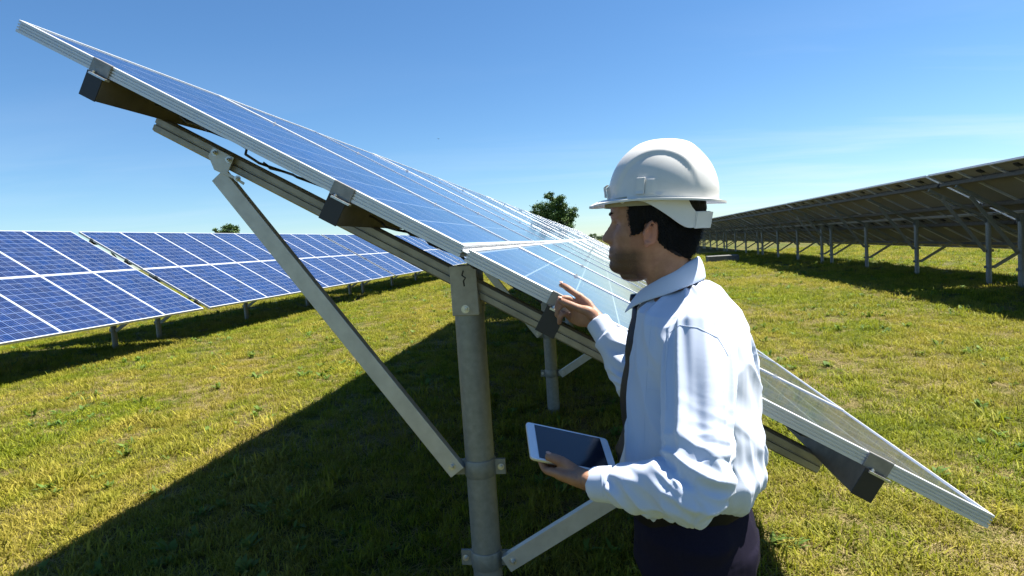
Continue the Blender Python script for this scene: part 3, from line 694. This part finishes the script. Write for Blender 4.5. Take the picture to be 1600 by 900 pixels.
for s in (1, -1):
    m = MB(); ball(m, H(.0560, s*.031, 1.5285), (HF, HL, Zv), (.0118, .0118, .0118)); e = attach(m.build('eye', [WHITE, IRIS], smooth=True))
    m = MB(); ball(m, H(.0640, s*.031, 1.5285), (HF, HL, Zv), (.005, .0052, .0052), 8); m.build('iris', IRIS, e).matrix_parent_inverse = Matrix()
    e.children[0].matrix_parent_inverse = e.matrix_world.inverted()
    m = MB(); pts = []
    for k in range(9):
        t = k/8; q = head_pt(math.atan2(s*(.012+.040*t)*.9, .085), 1.552+.004*math.sin(t*3)); pts.append(H(q.x+.0015, q.y, 1.553+.004*math.sin(t*2.6)))
    m.tube(pts, [.0015, .003, .0036, .0036, .0034, .003, .0026, .002, .001], 8); attach(m.build('eyebrow', HAIR, smooth=True))

# --- hair: a full shell that dips under the skin outside the hair line
m = MB(); n = 120; zs = [1.412+.003*i for i in range(82)]
def hairmask(f, l, z, phi):
    f += .004*noise.noise((f*220, l*90, z*220)); z += .003*noise.noise((f*150, l*60, z*300+7))
    # sideburn and temple edge, then behind the ear down to the nape
    a = (f < .036-.10*max(0, z-1.56)) and z > 1.528
    b = (.006 < f < .032) and z > 1.500+(.030-f)*.4 
    c = f < -.026 and z > 1.484 - (abs(f)-.026)*.95
    d = f < .033 and z > 1.515 and f > .004
    return 1.0 if (a or b or c or d) else 0.0
for z in zs:
    for k in range(n):
        phi = 2*math.pi*k/n; q = head_pt(phi, z)
        # soft mask by sampling neighbours
        acc = 0
        for dp, dz in ((0, 0), (.05, 0), (-.05, 0), (0, .004), (0, -.004)):
            q2 = head_pt(phi+dp, min(1.655, max(1.402, z+dz))); acc += hairmask(q2.x, q2.y, z+dz, phi)
        acc /= 5; nn_ = noise.noise((q.x*120, q.y*120, z*40))
        off = acc*(.0075+.0065*min(1, max(0, (-q.x)/.06))+.006*sstep(z, 1.53, 1.56)*min(1, max(0, (-q.x)/.06))+.0028*nn_) - .005*(1-acc)
        q = head_pt(phi, z, off); m.v.append(tuple(H(q.x, q.y, z)))
for i in range(len(zs)-1):
    for k in range(n): m.f.append((i*n+k, i*n+(k+1) % n, (i+1)*n+(k+1) % n, (i+1)*n+k)); m.mi.append(0)
m.f.append(tuple(range(n-1, -1, -1))); m.mi.append(0); m.f.append(tuple((len(zs)-1)*n+k for k in range(n))); m.mi.append(0)
rr_ = random.Random(4); base = list(m.v); nrow = n
for z_i in range(1, len(zs)-1):
    if zs[z_i] > 1.60: break
    for k in range(n):
        phi = 2*math.pi*k/n
        for rep_ in range(3):
            ph = phi+rr_.uniform(-.026, .026); z_ = zs[z_i]+rr_.uniform(-.0015, .0015); q0 = head_pt(ph, z_)
            if hairmask(q0.x, q0.y, z_-.002, ph) < .5: continue
            q1 = head_pt(ph, z_, .0085+.0055*min(1, max(0, (-q0.x)/.06))); q1 = H(q1.x, q1.y, z_)
            nn2 = (HF*math.cos(ph)+HL*math.sin(ph)).normalized(); tg = (-HF*math.sin(ph)+HL*math.cos(ph))
            down = -Zv*rr_.uniform(.7, 1.2) + (-HF)*rr_.uniform(.2, .9) + tg*rr_.uniform(-.25, .25); L_ = rr_.uniform(.006, .013)*(.6 if z_ < 1.46 or q0.x > 0 else 1)
            a_ = q1-nn2*.003; b_ = q1+down*L_*.5+nn2*.0022; c_ = q1+down*L_+nn2*rr_.uniform(-.001, .003); wv_ = tg*.0006
            i0 = len(m.v); m.v += [tuple(a_-wv_), tuple(a_+wv_), tuple(b_+wv_), tuple(b_-wv_), tuple(c_)]; m.f += [(i0, i0+1, i0+2, i0+3), (i0+3, i0+2, i0+4)]; m.mi += [0, 0]
attach(m.build('hair', HAIR, smooth=True, angle=180))

# --- hard hat (its own axes, tipped slightly back)
tip = R(4.5); XF = (HF*math.cos(tip)+Zv*math.sin(tip)).normalized(); XZ = (Zv*math.cos(tip)-HF*math.sin(tip)).normalized()
O = H(-.033, 0, 1.580)
def HH(f, l, z): return O + XF*f + HL*l + XZ*z
def dome(phi, th, off=0):
    """th 0 at the rim, 90 deg on top"""
    c, s = math.cos(phi), math.sin(phi); af = .121 if c > 0 else .124; bl = .104; hz = .1315
    ct, st_ = math.cos(th)**.86, math.sin(th)**.94
    f, l, z = af*c*ct, bl*s*ct, hz*st_
    # raised crown band with a stepped arch on each side
    e = math.hypot((f-.004)/.088, z/.098); side = abs(l)
    bumpv = .0045*sstep(e, .96, 1.05)*(1-.75*sstep(-f, .045, .085))*sstep(z, .006, .03)
    rid = .0028*(math.exp(-(l/.007)**2))*sstep(z, .05, .08)*sstep(.08-abs(f), -.02, .03)
    slot = .0035*(1 if (abs(f-.018) < .0085 and .006 < z < .040 and side > .06) else 0) + .003*(1 if (abs(f-.015) < .026 and .003 < z < .0085 and side > .06) else 0)
    tab_ = .006*(1 if (abs(f-.112) < .03 and abs(l) < .016 and z < .028) else 0)
    k = 1+(bumpv+rid+slot+tab_+off)/.11
    return f*k, l*k, z*(1+(bumpv+rid+off)/.13)
m = MB(); n = 144; nt2 = 44; rings = []
for i in range(nt2+1):
    th = math.pi/2*i/nt2*.985; rings.append([HH(*dome(2*math.pi*k/n, th)) for k in range(n)])
def brim(phi, u):
    """u 0..1 outwards"""
    c, s = math.cos(phi), math.sin(phi); base = dome(phi, 0)
    ext = .0135 + .029*max(0, c)**1.5 + .003*max(0, -c)
    f = base[0]+c*ext*u; l = base[1]+s*ext*u; z = -.0045*u - .012*max(0, c)**2*u*u + .003*abs(s)*u
    return f, l, z
br = [[HH(*brim(2*math.pi*k/n, u)) for k in range(n)] for u in (1, .9, .6, .3, .08)]
br0 = [[q-XZ*.0045 for q in row] for row in br[:1]]
inner = [[HH(*dome(2*math.pi*k/n, math.pi/2*i/14*.97, -.004)) for k in range(n)] for i in range(14, -1, -1)]
inb = [[HH(*brim(2*math.pi*k/n, u))-XZ*.003 for k in range(n)] for u in (.1, .6, .93)]
allr = inner + inb + br0 + br + rings
for row in allr:
    for q in row: m.v.append(tuple(q))
for i in range(len(allr)-1):
    for k in range(n): m.f.append((i*n+k, i*n+(k+1) % n, (i+1)*n+(k+1) % n, (i+1)*n+k)); m.mi.append(0)
m.f.append(tuple(range(n-1, -1, -1))); m.mi.append(0); e = (len(allr)-1)*n; m.f.append(tuple(e+k for k in range(n))); m.mi.append(0)
hat = attach(m.build('hard_hat', HAT, smooth=True, angle=50))
def under(o, par): o.parent = par; o.matrix_parent_inverse = par.matrix_world.inverted(); return o
bpy.context.view_layer.update()
def strip(name, mt, phis, zt, zb, off, par, th=.0022, base=None):
    m = MB(); k = len(phis); vs = []
    for o_ in (off, off+th):
        for fn in (zt, zb):
            for ph in phis:
                z = fn(ph); q = head_pt(ph, min(1.65, z), o_); vs.append(H(q.x, q.y, z))
    idx = lambda a, b, j: (a*2+b)*k+j
    fs = []
    for j in range(k-1):
        fs += [(idx(1, 0, j), idx(1, 0, j+1), idx(1, 1, j+1), idx(1, 1, j)), (idx(0, 0, j), idx(0, 1, j), idx(0, 1, j+1), idx(0, 0, j+1)), (idx(0, 0, j), idx(0, 0, j+1), idx(1, 0, j+1), idx(1, 0, j)), (idx(0, 1, j), idx(1, 1, j), idx(1, 1, j+1), idx(0, 1, j+1))]
    for j in (0, k-1): fs.append((idx(0, 0, j), idx(1, 0, j), idx(1, 1, j), idx(0, 1, j)))
    m.add(vs, fs); return under(m.build(name, mt, smooth=True), par)
full = [2*math.pi*i/64 for i in range(65)]
strip('headband', BAND, full, lambda p_: 1.590-.004*math.cos(p_), lambda p_: 1.566+.004*math.cos(p_), .013, hat)
bk_ = [R(a) for a in range(82, 279, 4)]
def zbot(p_):
    d = abs(math.degrees(p_)-180); return 1.578-.068*sstep(98-d, 0, 56)+.004*sstep(20-d, 0, 20)
def ztop(p_):
    d = abs(math.degrees(p_)-180); return 1.585 if d > 50 else 1.585-.040*sstep(50-d, 0, 12)
strip('nape_strap', STRAP, bk_, ztop, zbot, .0240, hat)
strip('ratchet', STRAP, [R(a) for a in range(142, 219, 4)], lambda p_: 1.543, lambda p_: 1.508, .0262, hat, .0045)
for nm_, ph_, z0_, z1_, w_ in (('accessory_slot', R(72), .006, .040, .010), ('lamp_clip', R(4), .004, .030, .012)):
    mm = MB(); 
    for k_ in range(6):
        t_ = k_/5; q_ = HH(*dome(ph_, math.asin(min(1, (z0_+(z1_-z0_)*t_)/.1315)), .002)); o_ = (q_-HH(0, 0, q_.z-O.z)).normalized()
        side_ = o_.cross(XZ).normalized(); mm.v += [tuple(q_-side_*w_+o_*.0), tuple(q_-side_*w_+o_*.0035), tuple(q_+side_*w_+o_*.0035), tuple(q_+side_*w_)]
        if k_: b_ = (k_-1)*4; mm.f += [(b_+j, b_+(j+1) % 4, b_+4+(j+1) % 4, b_+4+j) for j in range(4)]; mm.mi += [0]*4
    mm.f += [(3, 2, 1, 0), (20, 21, 22, 23)]; mm.mi += [0, 0]; under(mm.build(nm_, HAT, bevel=.0012), hat)
m = MB(); q = HH(*brim(R(52), .25)); m.tube([q-XZ*.006+HL*.002, q-XZ*.006-HL*.004], .005, 12); under(m.build('strap_rivet', STRAP, smooth=True), hat)

# --- shirt
m = MB()
sh = [(462, 1052, .062, .064), (467, 1054, .078, .086), (476, 1060, .096, .122), (489, 1068, .106, .162), (508, 1077, .120, .190), (545, 1082, .134, .198), (600, 1083, .143, .196), (660, 1083, .149, .194), (720, 1083, .150, .190), (765, 1081, .147, .186), (795, 1078, .138, .178), (808, 1077, .128, .168), (824, 1077, .120, .160)]
loft(m, [(TC(px, py), BF*a-Zv*(.16*a if py > 790 else .30*a if py < 470 else .20*a if py < 480 else .05*a if py < 490 else 0), BL*b) for py, px, a, b in sh], 48, .93)
def sleeve(S0, E, W_, r):
    limb(m, [S0, S0.lerp(E, .28), S0.lerp(E, .62), E, E.lerp(W_, .3), E.lerp(W_, .62), E.lerp(W_, .86)], r, n=28, sub=6)
sleeve(LS+BL*-.012+Zv*-.01, LE+(LE-LW).normalized()*.006, LW, [.066, .067, .060, .056, .050, .044, .036])
sleeve(RS, RE, RW, [.066, .064, .057, .052, .049, .045, .035])
for E_, W_ in ((LE, LW), (RE, RW)):
    d = (W_-E_).normalized(); u = d.orthogonal().normalized(); v = d.cross(u); c0 = E_.lerp(W_, .80); c1 = E_.lerp(W_, 1.0)+d*.004
    loft(m, [(c0, u*.034, v*.034), (c0.lerp(c1, .1), u*.0365, v*.0365), (c1-d*.003, u*.035, v*.035), (c1, u*.0335, v*.0335)], 24)
shirt = remesh(m, 'shirt', .0031, [SHIRT], 7, .5)
me = shirt.data; nv = len(me.vertices); co = np.empty(nv*3); me.vertices.foreach_get('co', co); co = co.reshape(-1, 3).copy()
nr = np.empty(nv*3); me.vertex_normals.foreach_get('vector', nr); nr = nr.reshape(-1, 3)
segs = [(LS, LE, 'u'), (LE, LW, 'f'), (RS, RE, 'u'), (RE, RW, 'f')]
segn = [(np.array(a), np.array(b), k) for a, b, k in segs]
fdir = np.array((.45, .1, .85)); fdir /= np.linalg.norm(fdir); gdir = np.cross(fdir, (0, 1, 0)); gdir /= np.linalg.norm(gdir); hdir = np.cross(fdir, gdir)
bf, bl = np.array(BF), np.array(BL); tc0 = np.array(TC(1080, 640))
beltz = TC(1077, 820).z
for i in range(nv):
    p_ = co[i]; best = None
    for a, b, k in segn:
        ab = b-a; L = np.linalg.norm(ab); t = float((p_-a) @ ab)/(L*L); t_ = min(1.05, max(-.1, t)); q = a+ab*t_; dd = np.linalg.norm(p_-q)
        if best is None or dd < best[0]: best = (dd, t, k, ab/L, L, p_-q)
    dd, t, k, ax, L, rad = best
    # torso membership
    rel = p_-tc0; ef = (rel @ bf)/.15; el = (rel @ bl)/.2; rt = math.hypot(ef, el)
    arm = (1-sstep(dd, .066, .105))*sstep(rt, .72, .98) if k == 'u' else 1-sstep(dd, .066, .10)
    disp = 0
    if arm > 0:
        up = np.array((0, 0, 1.)); a1 = np.cross(ax, up); a1 /= np.linalg.norm(a1)+1e-6; a2 = np.cross(ax, a1)
        ang = math.atan2(rad @ a2, rad @ a1); s_ = t*L
        near_elbow = math.exp(-((t-1)/.30)**2) if k == 'u' else math.exp(-((t-0)/.38)**2)
        nz1 = noise.noise((s_*11+ang*.9, ang*1.1, 3+7*(k == 'f')+t*.3)); nz2 = noise.noise((s_*26+ang*2.0, ang*1.6, 12.))
        wq = p_ + .02*np.array((noise.noise(p_*9), noise.noise(p_*9+5), noise.noise(p_*9+9)))
        fz = wq @ fdir; gz_ = wq @ gdir; hz_ = wq @ hdir
        ridge = (1-abs(noise.noise((fz*30, gz_*7, hz_*7)))*2.4); ridge2 = (1-abs(noise.noise((fz*46, gz_*16, hz_*16+4)))*2.2)
        long_ = 1-abs(noise.noise((ang*2.2+s_*3.0, s_*2.0, 31.)))*2.4     # long drape folds down the upper arm
        if k == 'u': disp += arm*(.0090*long_*(1-.6*near_elbow)+.0085*ridge*near_elbow+.0045*ridge2*near_elbow)
        else:
            cuff = sstep(t, .74, .80); disp += arm*(1-cuff)*(.0085*ridge+.0050*ridge2*(.4+near_elbow))
            disp += arm*(-.004*math.exp(-((t-.775)/.02)**2))
    tor = 1-arm
    if tor > 0:
        hz = p_[2]-beltz; ang = math.atan2(el, ef)
        low = math.exp(-(hz/.11)**2)
        n1 = noise.noise((ang*3.6+hz*2.2, hz*2.4, 5.)); n2 = noise.noise((ang*1.7+hz*5.0, hz*3.4-ang*.8, 15.)); n3 = noise.noise((ang*7.5, hz*5, 25.))
        disp += tor*(-.009+.010*(1-abs(n1)*2.2)*low + .0110*(1-abs(n2)*2.3)*(.75+.25*sstep(hz, .3, .1)) + .005*(1-abs(n3)*2)*low)
        dg_ = p_ @ np.array((.62, -.2, .76)); n4 = noise.noise((dg_*13, ang*1.2+hz*1.5, 44.)); disp += tor*.0065*(1-abs(n4)*2.5)*sstep(hz, .5, .25)
        disp += tor*.016*math.exp(-((hz-.045)/.05)**2)      # blousing over the belt
        disp += tor*(-.014)*(1-sstep(hz, 0, .022))
    co[i] = p_+nr[i]*disp
me.vertices.foreach_set('co', co.ravel()); me.update()
s_ = shirt.modifiers.new('s', 'SMOOTH'); s_.iterations = 5; s_.factor = .4; bake(shirt); me = shirt.data; me.polygons.foreach_set('use_smooth', [True]*len(me.polygons))
attach(shirt); bpy.context.view_layer.update()
# shoulder and back yoke seams as thin raised cords laid on the cloth
SEAMS = 1
def on_cloth(px, py):
    o = EYE; d = (A(px, py, 1)-EYE).normalized(); ok, loc, nn_, i = shirt.ray_cast(shirt.matrix_world.inverted() @ o, (shirt.matrix_world.inverted().to_3x3() @ d))
    return (shirt.matrix_world @ loc, nn_) if ok else (None, None)
def seam(pts, r=.0009, name='seam'):
    P = []
    for i in range(len(pts)-1):
        for k in range(8):
            t = k/8; q, nn_ = on_cloth(pts[i][0]*(1-t)+pts[i+1][0]*t, pts[i][1]*(1-t)+pts[i+1][1]*t)
            if q is not None and (not P or (q-P[-1]).length < .05): P.append(q)
    if len(P) > 3: mm = MB(); mm.tube(P, r, 6); under(mm.build(name, SHIRT, smooth=True), shirt)
seam([(1042, 640), (1040, 580), (1046, 520), (1062, 508), (1090, 512), (1122, 528), (1140, 560)])
seam([(940, 741), (941, 760), (943, 779)], .0008)
seam([(1018, 500), (1012, 560), (1008, 640), (1006, 700)], .0007)
seam([(1008, 606), (1024, 610), (1036, 612)], .0007)
seam([(1112, 436), (1085, 470), (1062, 508)])
# collar: stand and fold-down leaf
m = MB(); cN = nb; n = 64; rows = [[], [], [], [], []]
for k in range(n+1):
    ph = R(13)+(2*math.pi-2*R(13))*k/n; c, s = math.cos(ph), math.sin(ph); fr = (1+c)/2
    ctr = A(1047, 427, 1.435); top = ctr - Zv*(.036*c) + BF*c*.064 + BL*s*.066
    e = min(k, n-k)/n; point = math.exp(-(e/.085)**2)
    leaf = top + BF*c*(.014+.022*fr) + BL*s*.025 - Zv*(.036+.020*point+.016*(1-fr)) + BF*.010*point + BL*(math.copysign(.014, s))*point
    stand = top - Zv*.060 - (BF*c+BL*s)*.002
    rows[0].append(stand); rows[1].append(top-(BF*c+BL*s)*.001); rows[2].append(top+Zv*.0015+(BF*c+BL*s)*.003); rows[3].append(top.lerp(leaf, .45)+(BF*c+BL*s)*.006); rows[4].append(leaf)
vs = [q for r_i in rows for q in r_i]; N1 = n+1
m.add(vs, [(i*N1+k, i*N1+k+1, (i+1)*N1+k+1, (i+1)*N1+k) for i in range(4) for k in range(n)])
co_ = m.build('collar', SHIRT, smooth=True, angle=180); sl = co_.modifiers.new('t', 'SOLIDIFY'); sl.thickness = .0028; sl.offset = 1; ss = co_.modifiers.new('s', 'SUBSURF'); ss.levels = 1; ss.render_levels = 1
under(co_, shirt)
# tie
m = MB(); fr_ = []
def chest(zf, push=.0, side=.030):
    """front-centre of the shirt at height z, by ray casting from the front"""
    c = TC(1080, 600); c = Vector((c.x, c.y, zf)); o = c + BF*.5 + BL*side
    mi_ = shirt.matrix_world.inverted(); ok, loc, nn_, i = shirt.ray_cast(mi_ @ o, mi_.to_3x3() @ (-BF)); return (shirt.matrix_world @ loc) + BF*(.006+push) if ok else c+BF*.15
kn_ = A(1047, 427, 1.435) + BF*.084 + BL*.012 - Zv*.062
loft(m, [(kn_+Zv*.016, BL*.020, BF*.010), (kn_+Zv*.004, BL*.021, BF*.013), (kn_-Zv*.014, BL*.013, BF*.009)], 14)
prev = None; segs_ = []
for i in range(15):
    t = i/14; z = kn_.z-.012-t*.40; sd = .018-.030*t; q = chest(z, .004+.010*math.exp(-((t-.15)/.12)**2), sd); q = (kn_-Zv*.014-Zv*.4*t).lerp(q, sstep(t, -.02, .22)) ; wd = .0135+.028*min(1, t*1.25) if t < .94 else .012
    TD = (BL*.78-BF*.62).normalized(); segs_.append((q, TD*wd, (BF*.78+BL*.62)*.0026))
loft(m, segs_, 12, .8)
under(m.build('tie', TIE, smooth=True, angle=180), man); bpy.data.objects['tie'].matrix_parent_inverse = man.matrix_world.inverted()

# --- trousers, belt, shoes
m = MB()
tr = [(812, 1077, .121, .163), (830, 1078, .125, .168), (860, 1082, .132, .178), (900, 1086, .138, .184), (940, 1088, .132, .180)]
loft(m, [(TC(px, py), BF*a, BL*b) for py, px, a, b in tr], 40)
for h0, kn, an in G:
    limb(m, [h0+Zv*.03, h0.lerp(kn, .5), kn, kn.lerp(an, .5)-BF*.01, an-Zv*.02], [.104, .094, .080, .074, .068], n=28)
trs = remesh(m, 'trousers', .006, [NAVY], 3, .5)
me = trs.data; nv = len(me.vertices); co = np.empty(nv*3); me.vertices.foreach_get('co', co); co = co.reshape(-1, 3).copy(); nr = np.empty(nv*3); me.vertex_normals.foreach_get('vector', nr); nr = nr.reshape(-1, 3)
for i in range(nv):
    x, y, z = co[i]; co[i] += nr[i]*(.008*(1-abs(noise.noise((x*9+z*6, y*9, z*8)))*2.4)*(1 if z < .80 else .5))
me.vertices.foreach_set('co', co.ravel()); me.update(); attach(trs); bpy.context.view_layer.update()
bc = TC(1077, 818)
m = MB(); n = 60; vs = []
for o_, h in ((-.012, -.018), (-.012, .026), (.004, .026), (.004, -.018)):
    for k in range(n):
        t = 2*math.pi*k/n; vs.append(bc + Zv*(h-.004) + BF*(.131+o_)*math.cos(t) + BL*(.171+o_)*math.sin(t) - Zv*.10*.131*math.cos(t))
m.add(vs, [((i % 4)*n+k, (i % 4)*n+(k+1) % n, ((i+1) % 4)*n+(k+1) % n, ((i+1) % 4)*n+k) for i in range(4) for k in range(n)])
attach(m.build('belt', BELT, smooth=True))
for h0, kn, an in G:
    m = MB(); b = Vector((an.x, an.y, 0))
    loft(m, [(b+BF*(f_)+Zv*(h_*.5+.001), BL*w_, Zv*(h_*.5)) for f_, w_, h_ in ((-.075, .018, .03), (-.068, .030, .075), (-.03, .034, .10), (.02, .036, .095), (.07, .043, .062), (.12, .046, .048), (.16, .040, .040), (.185, .024, .028))], 20, .8)
    attach(m.build('shoe', SHOE, smooth=True, angle=60))

# --- tablet
TL, TW, TT = .200, .134, .0072
tab = empty('tablet', tA, 'white tablet with a dark blank screen held in the left hand of the man', 'tablet')
bpy.context.view_layer.update()
TWH = mat('white_bezel', (.80, .80, .82), .22, 0, .5, .3); SCR = mat('dark_screen', (.010, .012, .022), .10, 0, .5); g = NG(SCR)
g.set(Roughness=g.math('ADD', .07, g.math('MULTIPLY', g.noise(g.geo(), 40, 4), .1)))
TAL = metal('tablet_aluminium', (.6, .6, .62), .35, .8, .05)
def rr(x0, x1, y0, y1, r, n=6):
    pts = []
    for cx_, cy_, a0 in ((x1-r, y1-r, 0), (x0+r, y1-r, 90), (x0+r, y0+r, 180), (x1-r, y0+r, 270)):
        for k in range(n+1): a = R(a0+90*k/n); pts.append((cx_+r*math.cos(a), cy_+r*math.sin(a)))
    return pts
m = MB(); m.prism([tp(x, y, 0) for x, y in rr(0, TL, 0, TW, .010)], -.0062, tN, .0052); sh_ = under(m.build('back_shell', TAL, bevel=.0012), tab)
m = MB(); m.prism([tp(x, y, 0) for x, y in rr(.0005, TL-.0005, .0005, TW-.0005, .0095)], -.001, tN, .0012); under(m.build('bezel', TWH, bevel=.0005), tab)
m = MB(); m.prism([tp(x, y, 0) for x, y in rr(.0195, TL-.0195, .0065, TW-.0065, .001)], .0003, tN, .0006); under(m.build('screen', SCR), tab)
m = MB(); m.prism([tp(TL-.0095+.004*math.cos(a), TW/2+.004*math.sin(a), 0) for a in [i*math.pi/10 for i in range(20)]], .0003, tN, .0004); under(m.build('home_button', TWH, bevel=.0002), tab)
